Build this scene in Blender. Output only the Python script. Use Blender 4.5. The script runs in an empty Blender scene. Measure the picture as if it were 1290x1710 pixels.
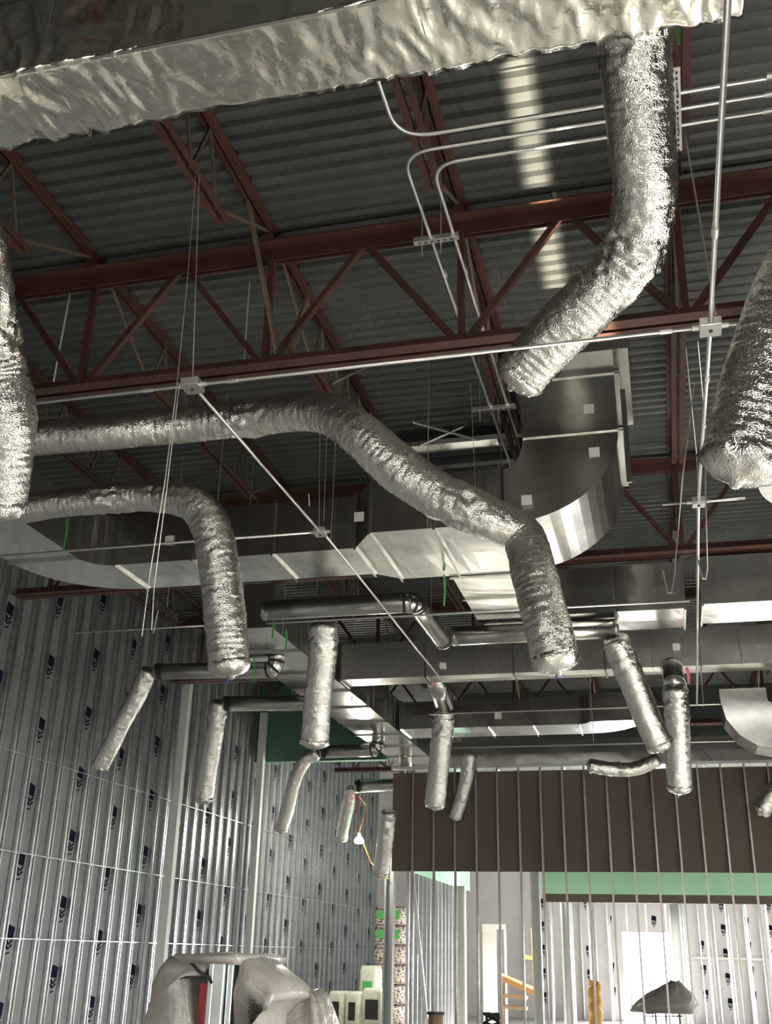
import bpy, math, random
from math import sin, cos, pi, radians, tan, sqrt, atan2
from mathutils import Vector, Matrix, noise
random.seed(7)
S = bpy.context.scene
COL = S.collection
# ---------------------------------------------------------------- camera
F = 1750.0
PITCH, YAW, ROLL, EYE = radians(22.8), radians(14.8), radians(1.34), 1.6
_f = Vector((-sin(YAW)*cos(PITCH), cos(YAW)*cos(PITCH), sin(PITCH)))
_r = Vector((cos(YAW), sin(YAW), 0)); _u = _r.cross(_f)
CR = cos(ROLL)*_r + sin(ROLL)*_u
CU = -sin(ROLL)*_r + cos(ROLL)*_u
CE = Vector((0, 0, EYE))
cam = bpy.data.objects.new('camera', bpy.data.cameras.new('camera')); COL.objects.link(cam)
M4 = Matrix((CR, CU, -_f)).transposed().to_4x4(); M4.translation = CE
cam.matrix_world = M4
cam.data.sensor_fit = 'VERTICAL'; cam.data.sensor_height = 36.0; cam.data.lens = F/1710*36
cam.data.clip_start = .05; cam.data.clip_end = 200
S.camera = cam

def at(px, py, c=None, X=None, Y=None, Z=None):
    """photo pixel -> world point at view depth c, or on a plane X / Y / Z"""
    d = (px-645)/F*CR - (py-855)/F*CU + _f
    t = c if c is not None else X/d.x if X is not None else Y/d.y if Y is not None else (Z-EYE)/d.z
    return CE + t*d

# ---------------------------------------------------------------- world, lights, exposure
W = bpy.data.worlds.new('sky'); S.world = W; W.use_nodes = True
W.node_tree.nodes['Background'].inputs[0].default_value = (.95, .98, 1, 1)
W.node_tree.nodes['Background'].inputs[1].default_value = 6.0
S.view_settings.view_transform = 'Standard'; S.view_settings.look = 'None'
S.view_settings.gamma = 1; S.view_settings.use_curve_mapping = False
S.view_settings.exposure = 1.45

def area(name, loc, size, direction, power, color=(1, 1, 1), spread=pi, up='Y'):
    l = bpy.data.lights.new(name, 'AREA'); l.shape = 'RECTANGLE'; l.size, l.size_y = size
    l.energy = power; l.color = color; l.spread = spread
    o = bpy.data.objects.new(name, l); COL.objects.link(o); o.location = loc
    o.rotation_euler = Vector(direction).to_track_quat('-Z', up).to_euler()
    return o
area('back_fill_light', (1, -8.9, 2.2), (16, 3.4), (0, 1, -.9), 700, (1, .975, .89), radians(95))  # added unseen fill behind the camera; the back wall has no opening
area('back_sparkle_light', (2.6, -8.9, 1.3), (3.0, 2.2), (0, 1, -.3), 110, (1, .97, .92), radians(125))  # added unseen source behind the camera for highlights on the foil ducts
area('side_fill_light', (8.7, 10.5, 2.0), (16, 2.8), (-1, .15, -.85), 1300, (1, .975, .9), radians(100))  # added fill out of view on the right, for floor and left studs
area('rear_side_fill_light', (8.7, 26.6, 1.8), (11, 3.4), (-1, -.05, -.6), 420, (.95, .97, 1), radians(120))  # added out-of-view fill for the rear room and streaks on the studs
area('doorway_daylight', (-.75, 33.4, 1.15), (1.3, 2.0), (0, -1, .15), 250, (.95, .98, 1))
# added fill lights hidden behind the high brown panel, brightening the rear room
for lx in (-3.4, 0.4, 4.0):
    area('rear_room_fill', (lx, 26.3, 4.25), (1.6, .4), (0, -.15, -1), 170, (1, .96, .86), radians(95))
g = area('deck_strip_beam', (1.7, 6.95, .05), (.16, 2.9), (0, 0, 1), 5, (1, .90, .70), radians(1.2))  # added narrow lamp throwing the bright strip onto the deck, no sun involved
g.rotation_euler = (pi, -.3038, 0)

# ---------------------------------------------------------------- materials
def nt(name, base, rough=.5, metal=0.0):
    m = bpy.data.materials.new(name); m.use_nodes = True
    b = m.node_tree.nodes['Principled BSDF']
    b.inputs['Base Color'].default_value = (*base, 1)
    b.inputs['Roughness'].default_value = rough
    b.inputs['Metallic'].default_value = metal
    return m, m.node_tree, b
def node(t, kind, **kw):
    n = t.nodes.new(kind)
    for k, v in kw.items(): setattr(n, k, v)
    return n
def noise_tex(t, scale, detail=4, rough=.6, vec=None, dist=0):
    n = node(t, 'ShaderNodeTexNoise'); n.inputs['Scale'].default_value = scale
    n.inputs['Detail'].default_value = detail; n.inputs['Roughness'].default_value = rough
    n.inputs['Distortion'].default_value = dist
    if vec: t.links.new(vec, n.inputs['Vector'])
    return n
def ocoord(t, scale=(1, 1, 1)):
    c = node(t, 'ShaderNodeTexCoord'); mp = node(t, 'ShaderNodeMapping')
    mp.inputs['Scale'].default_value = scale
    t.links.new(c.outputs['Object'], mp.inputs['Vector']); return mp.outputs['Vector']
def bump(t, b, height, strength, dist, prev=None):
    n = node(t, 'ShaderNodeBump'); n.inputs['Strength'].default_value = strength
    n.inputs['Distance'].default_value = dist
    t.links.new(height, n.inputs['Height'])
    if prev: t.links.new(prev, n.inputs['Normal'])
    t.links.new(n.outputs['Normal'], b.inputs['Normal']); return n.outputs['Normal']
def ramp(t, fac, stops):
    r = node(t, 'ShaderNodeValToRGB'); e = r.color_ramp.elements
    while len(e) < len(stops): e.new(.5)
    for i, (p, c) in enumerate(stops):
        e[i].position = p; e[i].color = (*c, 1)
    t.links.new(fac, r.inputs['Fac']); return r.outputs['Color']
def mottled(name, c1, c2, rough=.5, metal=0, scale=3, bs=0.0, bscale=30, bd=.002, vs=(1, 1, 1)):
    m, t, b = nt(name, c1, rough, metal)
    v = ocoord(t, vs); n = noise_tex(t, scale, 5, .6, v)
    t.links.new(ramp(t, n.outputs['Fac'], [(.35, c1), (.65, c2)]), b.inputs['Base Color'])
    if bs:
        n2 = noise_tex(t, bscale, 4, .6, v); bump(t, b, n2.outputs['Fac'], bs, bd)
    return m
def foil_mat(name, s=1.0, base=(.72, .71, .66), rough=.17, fine=110, fs=.65):
    m, t, b = nt(name, base, rough, 1.0)
    v = ocoord(t)
    vo = node(t, 'ShaderNodeTexVoronoi'); vo.inputs['Scale'].default_value = 9*s
    vo.feature = 'F1'; vo.distance = 'CHEBYCHEV'
    nz = noise_tex(t, 5*s, 3, .6, v)
    mx = node(t, 'ShaderNodeVectorMath', operation='ADD'); sc = node(t, 'ShaderNodeVectorMath', operation='SCALE')
    sc.inputs['Scale'].default_value = .12
    t.links.new(nz.outputs['Color'], sc.inputs[0]); t.links.new(v, mx.inputs[0]); t.links.new(sc.outputs[0], mx.inputs[1])
    t.links.new(mx.outputs[0], vo.inputs['Vector'])
    p = bump(t, b, vo.outputs['Distance'], .4, .02)
    n2 = noise_tex(t, 30*s, 3, .6, v, 1.5)
    p = bump(t, b, n2.outputs['Fac'], .45, .008, p)
    v3 = node(t, 'ShaderNodeTexVoronoi'); v3.inputs['Scale'].default_value = fine; t.links.new(mx.outputs[0], v3.inputs['Vector'])
    p = bump(t, b, v3.outputs['Distance'], fs, .004, p)
    return m
FOIL = foil_mat('crinkled_foil')
FOILB = foil_mat('smooth_foil', .4, (.80, .785, .71), .18, 12, .35)
def galv_mat(name, base, rough):
    m, t, b = nt(name, base, rough, 1.0)
    v = ocoord(t); vo = node(t, 'ShaderNodeTexVoronoi'); vo.inputs['Scale'].default_value = 14
    t.links.new(v, vo.inputs['Vector'])
    c = ramp(t, vo.outputs['Color'], [(.2, tuple(x*.88 for x in base)), (.8, base)])
    t.links.new(c, b.inputs['Base Color'])
    n = noise_tex(t, 1.6, 2, .5, v); bump(t, b, n.outputs['Fac'], .25, .03)
    return m
GALV = galv_mat('galvanised_sheet', (.70, .70, .67), .2)
GALVR = galv_mat('spiral_duct_sheet', (.62, .62, .57), .25)
STUD = galv_mat('stud_steel', (.72, .74, .76), .33)
CONDUIT = nt('conduit_steel', (.72, .71, .68), .35, .9)[0]
WIRE = nt('wire_steel', (.55, .54, .5), .4, .8)[0]
RED = mottled('red_primer_steel', (.048, .016, .011), (.085, .032, .022), .55, 0, 2.5)
RUST = mottled('olive_brown_steel', (.10, .075, .048), (.15, .11, .072), .6, 0, 3)
def deck_mat():
    m, t, b = nt('galvanised_roof_deck', (.08, .082, .078), .48, .4)
    v = ocoord(t); n = noise_tex(t, 1.2, 4, .6, v)
    t.links.new(ramp(t, n.outputs['Fac'], [(.3, (.08, .084, .079)), (.7, (.12, .123, .117))]), b.inputs['Base Color'])
    w = node(t, 'ShaderNodeTexWave'); w.wave_type = 'BANDS'; w.bands_direction = 'X'
    w.inputs['Scale'].default_value = 1.15; w.inputs['Distortion'].default_value = .3
    t.links.new(v, w.inputs['Vector'])
    r = ramp(t, w.outputs['Fac'], [(0, (0, 0, 0)), (.1, (1, 1, 1))])
    bump(t, b, r, .35, .006)
    return m
DECK = deck_mat()
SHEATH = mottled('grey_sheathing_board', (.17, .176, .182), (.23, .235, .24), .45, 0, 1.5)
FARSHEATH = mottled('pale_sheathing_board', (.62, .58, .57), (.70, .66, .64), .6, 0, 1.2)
INK, _t, _b = nt('dark_blue_ink', (.008, .009, .02), .9); _b.inputs['Specular IOR Level'].default_value = .1
BROWN = mottled('brown_board', (.105, .078, .058), (.125, .094, .07), .7, 0, .7)
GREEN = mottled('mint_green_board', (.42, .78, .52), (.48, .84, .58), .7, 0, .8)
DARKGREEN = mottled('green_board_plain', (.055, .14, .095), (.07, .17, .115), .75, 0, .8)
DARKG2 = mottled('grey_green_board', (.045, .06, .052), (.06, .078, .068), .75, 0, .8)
CONC = mottled('concrete_floor', (.50, .49, .46), (.60, .58, .55), .6, 0, .6, .1)
PLASTIC = mottled('grey_plastic_film', (.22, .205, .185), (.29, .27, .245), .32, 0, 2, .5, 9, .02)
DARKFILM = mottled('wrinkled_brown_film', (.16, .145, .125), (.23, .21, .185), .28, 0, 3, .8, 12, .03)
REDP = nt('red_paint', (.30, .012, .02), .4)[0]
PALE = nt('pale_paint', (.62, .64, .60), .5)[0]
GREYP = nt('grey_post_paint', (.27, .28, .28), .5)[0]
WHITE = nt('white_label_paper', (.75, .75, .72), .6)[0]
GREENT = nt('green_tape', (.07, .42, .10), .5)[0]
BLUET = nt('blue_tape', (.03, .08, .38), .5)[0]
PINK = nt('pink_tape', (.85, .22, .28), .5)[0]
DARK = nt('dark_rubber', (.02, .02, .02), .6)[0]
BLACKD = nt('dark_steel', (.05, .05, .05), .5, .5)[0]
YEL = mottled('yellow_tube_plastic', (.42, .20, .04), (.60, .34, .06), .5, 0, 4)
ORANGE = nt('orange_timber', (.42, .20, .07), .6)[0]
WOOD = mottled('pallet_timber', (.22, .14, .08), (.34, .22, .13), .7, 0, 5)
BAG = mottled('white_bag_plastic', (.62, .63, .52), (.78, .79, .66), .5, 0, 14)
def print_mat():
    m, t, b = nt('printed_wrap', (.8, .7, .6), .5)
    v = ocoord(t, (1, 1, 1.6)); n = noise_tex(t, 16, 1, .5, v)
    t.links.new(ramp(t, n.outputs['Fac'], [(.44, (.72, .62, .52)), (.5, (.5, .42, .36)), (.58, (.10, .10, .12))]), b.inputs['Base Color'])
    return m
PRINT = print_mat()
LIME = nt('green_print', (.10, .45, .12), .5)[0]

# ---------------------------------------------------------------- mesh helpers
class MB:
    def __init__(s): s.v = []; s.f = []; s.m = []; s.k = 0
    def quad_box(s, lo, hi, mat=None):
        if mat is not None: s.k = mat
        x0, y0, z0 = lo; x1, y1, z1 = hi; n = len(s.v)
        s.v += [(x0,y0,z0),(x1,y0,z0),(x1,y1,z0),(x0,y1,z0),(x0,y0,z1),(x1,y0,z1),(x1,y1,z1),(x0,y1,z1)]
        for q in ((0,3,2,1),(4,5,6,7),(0,1,5,4),(1,2,6,5),(2,3,7,6),(3,0,4,7)):
            s.f.append(tuple(n+i for i in q)); s.m.append(s.k)
        return s
    def bar(s, a, b, w, h=None, up=(0, 0, 1)):
        a, b = Vector(a), Vector(b); h = h or w; d = (b-a).normalized(); up = Vector(up)
        if abs(d.dot(up)) > .98: up = Vector((0, 1, 0))
        r = d.cross(up).normalized(); u = r.cross(d); n = len(s.v)
        for p in (a, b):
            for sx, sy in ((-1,-1),(1,-1),(1,1),(-1,1)): s.v.append(tuple(p + r*sx*w/2 + u*sy*h/2))
        for q in ((0,1,2,3),(7,6,5,4),(0,4,5,1),(1,5,6,2),(2,6,7,3),(3,7,4,0)):
            s.f.append(tuple(n+i for i in q)); s.m.append(s.k)
        return s
    def tube(s, pts, rad, seg=10, caps=True, rfun=None):
        pts = [Vector(p) for p in pts]; N = len(pts)
        rr = rad if isinstance(rad, (list, tuple)) else [rad]*N
        t0 = (pts[1]-pts[0]).normalized()
        ref = Vector((0, 0, 1)) if abs(t0.z) < .9 else Vector((0, 1, 0))
        nr = (ref - t0*ref.dot(t0)).normalized(); n = len(s.v)
        for i, p in enumerate(pts):
            t = (pts[min(i+1, N-1)]-pts[max(i-1, 0)]).normalized()
            nr = (nr - t*nr.dot(t)).normalized(); bn = t.cross(nr)
            for j in range(seg):
                a = 2*pi*j/seg; q = rr[i]
                if rfun: q = rfun(i, j, a, p, q)
                s.v.append(tuple(p + (nr*cos(a)+bn*sin(a))*q))
        for i in range(N-1):
            for j in range(seg):
                a = n+i*seg+j; b = n+i*seg+(j+1) % seg
                s.f.append((a, b, b+seg, a+seg)); s.m.append(s.k)
        if caps:
            s.f.append(tuple(n+j for j in range(seg))[::-1]); s.m.append(s.k)
            s.f.append(tuple(n+(N-1)*seg+j for j in range(seg))); s.m.append(s.k)
        return s
    def loft(s, loops, closed=True, caps=True):
        n = len(s.v); k = len(loops[0])
        for L in loops: s.v += [tuple(p) for p in L]
        for i in range(len(loops)-1):
            for j in range(k if closed else k-1):
                a = n+i*k+j; b = n+i*k+(j+1) % k
                s.f.append((a, b, b+k, a+k)); s.m.append(s.k)
        if caps and closed:
            s.f.append(tuple(n+j for j in range(k))[::-1]); s.m.append(s.k)
            s.f.append(tuple(n+(len(loops)-1)*k+j for j in range(k))); s.m.append(s.k)
        return s
    def build(s, name, mats, parent=None, smooth=False, loc=None, bevel=0):
        me = bpy.data.meshes.new(name)
        off = Vector(loc) if loc is not None else (parent.location.copy() if parent is not None and parent.type == 'EMPTY' else Vector((0, 0, 0)))
        if parent is not None and parent.type != 'EMPTY': off = Vector(parent['_o'])
        me.from_pydata([tuple(Vector(v)-off) for v in s.v], [], s.f)
        for m in (mats if isinstance(mats, (list, tuple)) else [mats]): me.materials.append(m)
        me.polygons.foreach_set('material_index', s.m)
        if smooth: me.polygons.foreach_set('use_smooth', [True]*len(me.polygons))
        me.validate(); me.update()
        import bmesh
        bm = bmesh.new(); bm.from_mesh(me); bmesh.ops.recalc_face_normals(bm, faces=bm.faces); bm.to_mesh(me); bm.free()
        o = bpy.data.objects.new(name, me); COL.objects.link(o)
        if parent is None: o.location = off
        else: o.parent = parent
        o['_o'] = tuple(off)
        if bevel:
            md = o.modifiers.new('bevel', 'BEVEL'); md.width = bevel; md.segments = 2; md.limit_method = 'ANGLE'
        return o
def thing(name, label, cat, loc=(0, 0, 0), group=None):
    o = bpy.data.objects.new(name, None); COL.objects.link(o); o.location = Vector(loc)
    o.empty_display_size = .1
    return tag(o, label, cat, group)
def tag(o, label, cat, group=None, kind=None):
    o['label'] = label; o['category'] = cat
    if group: o['group'] = group
    if kind: o['kind'] = kind
    return o
def struct(o):
    o['kind'] = 'structure'; return o
def copy_tree(o, parent=None):
    c = o.copy(); COL.objects.link(c); c.parent = parent
    for ch in list(o.children):
        copy_tree(ch, c)
    return c
def spline(P, step=.02):
    """Catmull-Rom through (point, radius) pairs"""
    P = [(Vector(p), r) for p, r in P]
    P = [(P[0][0]*2-P[1][0], P[0][1])] + P + [(P[-1][0]*2-P[-2][0], P[-1][1])]
    pts, rs = [], []
    for i in range(1, len(P)-2):
        (p0, r0), (p1, r1), (p2, r2), (p3, r3) = P[i-1:i+3]
        n = max(2, int((p2-p1).length/step))
        for k in range(n):
            t = k/n; t2, t3 = t*t, t*t*t
            pts.append(.5*((2*p1)+(p2-p0)*t+(2*p0-5*p1+4*p2-p3)*t2+(3*p1-p0-3*p2+p3)*t3)); rs.append(r1+(r2-r1)*t)
    pts.append(P[-2][0]); rs.append(P[-2][1]); return pts, rs

# ================================================================= STRUCTURE
XL, XR, YB, YF, ZD = -8.62, 9.0, -9.2, 34.5, 7.40
struct(MB().quad_box((XL-.3, YB, -.1), (XR, YF+8, 0)).build('floor', CONC))
# corrugated deck: ribs run along X
def deck():
    prof = []; y = YB
    while y < YF:
        prof += [(y, ZD), (y+.055, ZD), (y+.075, ZD+.04), (y+.132, ZD+.04)]; y += .1524
    b = MB(); xs = [XL-.3, -5, -2, 1, 4, XR]
    b.loft([[(x, p[0], p[1]) for p in prof] for x in xs], closed=False, caps=False)
    o = b.build('ceiling', DECK); struct(o)
    md = o.modifiers.new('s', 'SOLIDIFY'); md.thickness = .02; md.offset = 1
deck()
def printed_mark(b, o, u, v, s, mat):
    """dark block with two chevrons and a short stroke below, repeated brand print; o=origin, u,v=unit axes"""
    o, u, v = Vector(o), Vector(u), Vector(v); n = u.cross(v).normalized()
    def poly(pts):
        k = len(b.v)
        for x, y in pts: b.v.append(tuple(o+u*x*s+v*y*s+n*.004))
        b.f.append(tuple(range(k, k+len(pts)))); b.m.append(mat)
    poly([(-.5, .3), (.5, .15), (.55, 1.05), (-.35, 1.25)])
    for q in (0, -.34):
        poly([(-.5, .1+q), (-.2, .1+q), (.05, -.25+q), (-.2, -.25+q)])
        poly([(-.2, -.25+q), (.05, -.25+q), (.55, .08+q), (.3, .14+q)])
    poly([(-.3, -.85), (.25, -.72), (.25, -.84), (-.3, -.97)])
# left wall sheathing with repeated print
b = MB().quad_box((XL-.12, YB, 0), (XL, YF, ZD+.05), 0)
y = 9.5+.26-1.218*3; k = 1
while y < 33:
    z = .2 + (.5 if k % 2 else 0)
    while z < 7.2:
        dy = .0 if (k % 2) else .03
        printed_mark(b, (XL+.001, y+dy, z), (0, 1, 0), (0, 0, 1), .17, 1); z += .93
    y += 1.218; k += 1
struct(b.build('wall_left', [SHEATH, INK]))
DARKW = mottled('dark_block_wall', (.03, .03, .03), (.045, .045, .045), .8)
struct(MB().quad_box((XR, YB, 0), (XR+.12, YF, ZD+.05)).build('wall_right', DARKW))
struct(MB().quad_box((XL, YB-.12, 0), (XR, YB, ZD+.05)).build('wall_back', DARKW))
# far wall with a doorway hole
DX0, DX1, DZ = -1.42, .02, 2.28
YW = 32.6
b = MB()
b.quad_box((XL, YW, 0), (DX0, YW+.15, ZD), 0).quad_box((DX1, YW, 0), (XR, YW+.15, ZD)).quad_box((DX0, YW, DZ), (DX1, YW+.15, ZD))
for i in range(-6, 9):
    for j in range(5):
        x = i*.62+.1; z = .5+j*.62+(.2 if i % 2 else 0)
        if DX0-.1 < x < DX1+.1 and z < DZ+.15: continue
        if random.random() < .8: printed_mark(b, (x, YW-.002, z), (1, 0, 0), (0, 0, 1), .14, 1)
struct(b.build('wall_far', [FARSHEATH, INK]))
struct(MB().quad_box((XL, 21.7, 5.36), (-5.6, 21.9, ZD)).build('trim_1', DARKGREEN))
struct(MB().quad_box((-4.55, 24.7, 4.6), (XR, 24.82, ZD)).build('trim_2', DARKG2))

# ================================================================= studs
def stud_mesh(h, face='x', w=.04, d=.06):
    """C stud, flange faces +X (left wall) or -Y (partition)"""
    b = MB(); t = .003
    def bx(x0, y0, x1, y1, z0=0, z1=h):
        if face == 'x': b.quad_box((x0, y0, z0), (x1, y1, z1))
        else: b.quad_box((y0, -x1, z0), (y1, -x0, z1))
    bx(0, 0, d, t)                       # web
    bx(d-t, 0, d, w); bx(0, 0, t, w)     # flanges
    bx(d-.012, w-t, d, w); bx(0, w-t, .012, w)
    return b
lw = 'tall galvanised steel stud standing in the framed left wall'
s0 = stud_mesh(7.3, 'x', .04, .05).build('steel_stud', STUD, loc=(0, 0, 0)); tag(s0, lw, 'stud', 'studs of the left wall')
ys = []; y = 9.5
while y < 32.4: ys.append(y); y += .406
for i, y in enumerate(ys):
    o = s0 if i == 0 else s0.copy()
    if i: COL.objects.link(o)
    o.location = (XL+.01, y, .03)
f0 = MB().quad_box((0, 0, 0), (.022, .003, 7.2)).quad_box((.019, 0, 0), (.022, .02, 7.2)).quad_box((0, .017, 0), (.022, .02, 7.2)).build('furring_strip', STUD, loc=(0, 0, 0)); tag(f0, 'narrow bright metal furring strip between the left wall studs', 'furring strip', 'furring strips of the left wall')
for i, y in enumerate(ys):
    o = f0 if i == 0 else f0.copy()
    if i: COL.objects.link(o)
    o.location = (XL+.01, y+.135, .03)
tag(MB().quad_box((XL, 9.3, 0), (XL+.17, 32.5, .03)).build('floor_track', STUD), 'steel floor track under the studs of the left wall', 'track')
for z, nm in ((1.66, 'lowest bridging channel threaded through the left wall studs'), (2.74, 'middle bridging channel threaded through the left wall studs'), (4.02, 'highest bridging channel threaded through the left wall studs')):
    b = MB().quad_box((XL+.056, 9.5, z), (XL+.066, 32.3, z+.012))
    for y in ys:
        b.quad_box((XL+.056, y+.01, z-.02), (XL+.07, y+.04, z+.03))
    tag(b.build('bridging_channel', STUD), nm, 'channel')
# white steel columns in front of the left wall
for (px, Y0, lab) in ((289, 18.1, 'pale steel column standing among the left wall studs nearer the camera'), (428, 21.4, 'narrow pale steel column farther along the left wall')):
    p = at(px, 1450, X=XL+.3)
    b = MB().quad_box((XL+.18, p.y-.07, 0), (XL+.32, p.y+.07, 6.4)); b.quad_box((XL+.16, p.y-.12, 0), (XL+.36, p.y+.12, .02))
    tag(b.build('steel_column', PALE), lab, 'column')

# partition with brown board
YP = 20.2
bl = at(655, 1455, Y=YP+.05); br = at(1290, 1290, Y=YP+.05)
ZB0, ZB1 = bl.z, at(655, 1291, Y=YP).z
tag(MB().quad_box((bl.x, YP+.01, ZB0), (5.0, YP+.04, ZB1)).build('brown_wall_board', BROWN), 'wide brown board panel fixed high behind the partition studs', 'panel')
STUD_SHADED = galv_mat('shaded_stud_steel', (.34, .32, .30), .4)  # stud steel with the weaker light at the partition put into its colour
s1 = stud_mesh(ZB1+.05, 'y', .032, .09).build('partition_stud', STUD_SHADED, loc=(0, 0, 0)); tag(s1, 'thin steel stud crossing the front of the brown board panel', 'stud', 'studs in front of the brown panel')
x = at(686, 1450, Y=YP-.15).x; i = 0
xs_part = []
while x < 4.9:
    o = s1 if i == 0 else s1.copy()
    if i: COL.objects.link(o)
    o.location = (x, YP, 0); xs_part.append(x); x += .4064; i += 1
tag(MB().quad_box((bl.x, YP-.16, ZB1+.05), (5.0, YP+.02, ZB1+.09)).build('top_track', STUD), 'steel top track along the upper edge of the brown panel', 'track')
# diagonal brace behind partition
tag(MB().bar(at(688, 1452, Y=21.2), at(712, 1700, Y=21.2), .07, .04).build('slanted_brace', STUD), 'slanted pale steel brace leaning behind the partition studs', 'brace')

# rear partition: mint header + studs, with end column
YG = 24.4
g0 = at(905, 1452, Y=YG); g1 = at(905, 1492, Y=YG)
tag(MB().quad_box((g0.x, YG, g1.z), (5.5, YG+.02, g0.z+.35)).build('mint_header_board', GREEN), 'mint green board header band below the brown panel', 'panel')
tag(MB().quad_box((g0.x, YG+.03, g1.z-.17), (5.5, YG+.16, g1.z-.0)).build('dark_header_channel', BLACKD if False else BROWN), 'dark brown beam under the mint green header band', 'beam')
s2 = stud_mesh(g1.z+.02, 'y', .035, .09).build('rear_partition_stud', STUD, loc=(0, 0, 0)); tag(s2, 'steel stud rising to the mint green header band', 'stud', 'studs under the mint green header')
x = g0.x+.12; i = 0
while x < 5.3:
    if not -.7 < x < .1 or True:
        o = s2 if i == 0 else s2.copy()
        if i: COL.objects.link(o)
        o.location = (x, YG+.15, 0); i += 1
    x += .406
for (px0, px1, Y, top, lab) in ((890, 905, 22.6, 3.6, 'pale steel post at the left end of the mint green header'), (939, 958, 26.5, 3.0, 'grey steel post behind the studs left of the bright doorway'), (1122, 1144, 27.5, 3.3, 'grey steel post standing beside the bright doorway'), (640, 655, 24.0, 4.4, 'grey steel post beside the stacked printed bundles'), (763, 777, 24.2, 3.0, 'greenish steel post at the end of the side partition')):
    a = at(px0, 1600, Y=Y); c = at(px1, 1600, Y=Y); w = c.x-a.x
    b = MB().quad_box((a.x, Y, 0), (a.x+w*.18, Y+w, top)).quad_box((a.x+w*.82, Y, 0), (a.x+w, Y+w, top)).quad_box((a.x, Y+w*.4, 0), (a.x+w, Y+w*.55, top)).quad_box((a.x-.04, Y-.04, 0), (a.x+w+.04, Y+w+.04, .02))
    tag(b.build('steel_post', GREYP if px0 in (939, 1122, 640) else PALE), lab, 'post')
# side partition running away (left of the rear one)
XS = -4.95
q0 = at(690, 1455, X=XS); q1 = at(770, 1493, X=XS)
tag(MB().quad_box((XS-.03, q0.y, q0.z-.02), (XS, q0.y+6.5, q0.z+.9)).build('mint_side_board', GREEN), 'mint green board on top of the side partition that runs away', 'panel')
s3 = stud_mesh(q0.z, 'x').build('side_partition_stud', STUD, loc=(0, 0, 0)); tag(s3, 'steel stud in the side partition that runs away from view', 'stud', 'studs of the side partition')
for i in range(16):
    o = s3 if i == 0 else s3.copy()
    if i: COL.objects.link(o)
    o.location = (XS-.15, q0.y+.1+.406*i, 0)
# far wall studs in front of sheathing
s4 = stud_mesh(3.4, 'y').build('far_wall_stud', STUD, loc=(0, 0, 0)); tag(s4, 'pale steel stud standing against the printed far wall', 'stud', 'studs of the far wall')
i = 0; x = -4.2
while x < 5.5:
    if not (DX0+.02 < x < DX1-.02):
        o = s4 if i == 0 else s4.copy()
        if i: COL.objects.link(o)
        o.location = (x, YW-.01, 0); i += 1
    x += .406
tag(MB().quad_box((.3, YW-.2, 1.62), (5.4, YW-.17, 1.68)).build('bridging_bar', WIRE), 'thin horizontal bar across the far studs right of the doorway', 'bar')

# ================================================================= roof steel
GY = [2.0, 7.1, 12.2, 17.3, 22.4, 27.5]
JX = [-8.0, -6.34, -4.66, -2.95, -1.28, .45, 2.15, 3.85, 5.5, 7.2]
def angle_pair(b, a, c, leg=.07, gap=.02, t=.008, down=True):
    """double angle chord between a and c"""
    a, c = Vector(a), Vector(c); d = (c-a).normalized(); side = d.cross(Vector((0, 0, 1))).normalized()
    for s in (-1, 1):
        o = side*s*(gap/2+t/2)
        z = Vector((0, 0, -leg/2 if down else leg/2))
        b.bar(a+o+z, c+o+z, t, leg)
        o2 = side*s*(gap/2+leg/2); b.bar(a+o2, c+o2, leg, t)
def girder(Y, label, x0=XL+.1, x1=XR-.1):
    r = thing('joist_girder', label, 'girder', (0, Y, 6.1), 'red joist girders across the roof' )
    b = MB(); angle_pair(b, (x0, Y, 7.27), (x1, Y, 7.27), .13, .04, .012); b.build('top_chord', RED, r)
    b = MB(); angle_pair(b, (x0, Y, 6.06), (x1, Y, 6.06), .11, .04, .012, down=False); b.build('bottom_chord', RED, r)
    for i, x in enumerate(JX):
        b = MB(); b.bar((x, Y-.02, 6.1), (x, Y-.02, 7.2), .055, .05); b.build('vertical_web', RED, r)
        for s in (-1, 1):
            x2 = x+s*.85
            if not x0 < x2 < x1: continue
            b = MB(); b.bar((x+s*.04, Y, 6.12), (x2-s*.02, Y, 7.2), .055, .05); b.build('diagonal_web', RED, r)
    return r
gl = ['', 'nearest red joist girder crossing above the grey conduits', 'second red joist girder above the big duct elbow', 'third red joist girder across the roof', 'fourth red joist girder deep in the roof', 'farthest red joist girder before the far wall']
for Y, l in list(zip(GY, gl))[1:]: girder(Y, l)
def joist(x, y0, y1):
    r = thing('bar_joist', 'x', 'joist', (0, 0, 0))
    b = MB(); angle_pair(b, (0, y0, 7.385), (0, y1, 7.385), .055, .03, .008); b.build('top_chord', RED, r)
    b = MB(); angle_pair(b, (0, y0+.95, 6.76), (0, y1-1.0, 6.76), .05, .03, .008, down=False); b.build('bottom_chord', RED, r)
    b = MB(); n = 6; L = (y1-1.0)-(y0+.95)
    z0, z1 = 6.78, 7.35
    pts = [(0, y0+.12, z1)]
    for k in range(n+1):
        pts.append((0, y0+1.1+(L-.3)*k/n, z0))
        if k < n: pts.append((0, y0+1.1+(L-.3)*(k+.5)/n, z1))
    pts.append((0, y1-.12, z1))
    for a, c in zip(pts, pts[1:]): b.bar(a, c, .022)
    b.build('web_rods', RUST, r)
    b = MB()
    for yy in (y0, y1-.1): b.quad_box((-.05, yy, 7.28), (.05, yy+.1, 7.335))
    b.build('bearing_seat', RED, r)
    return r
j0 = None
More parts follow.
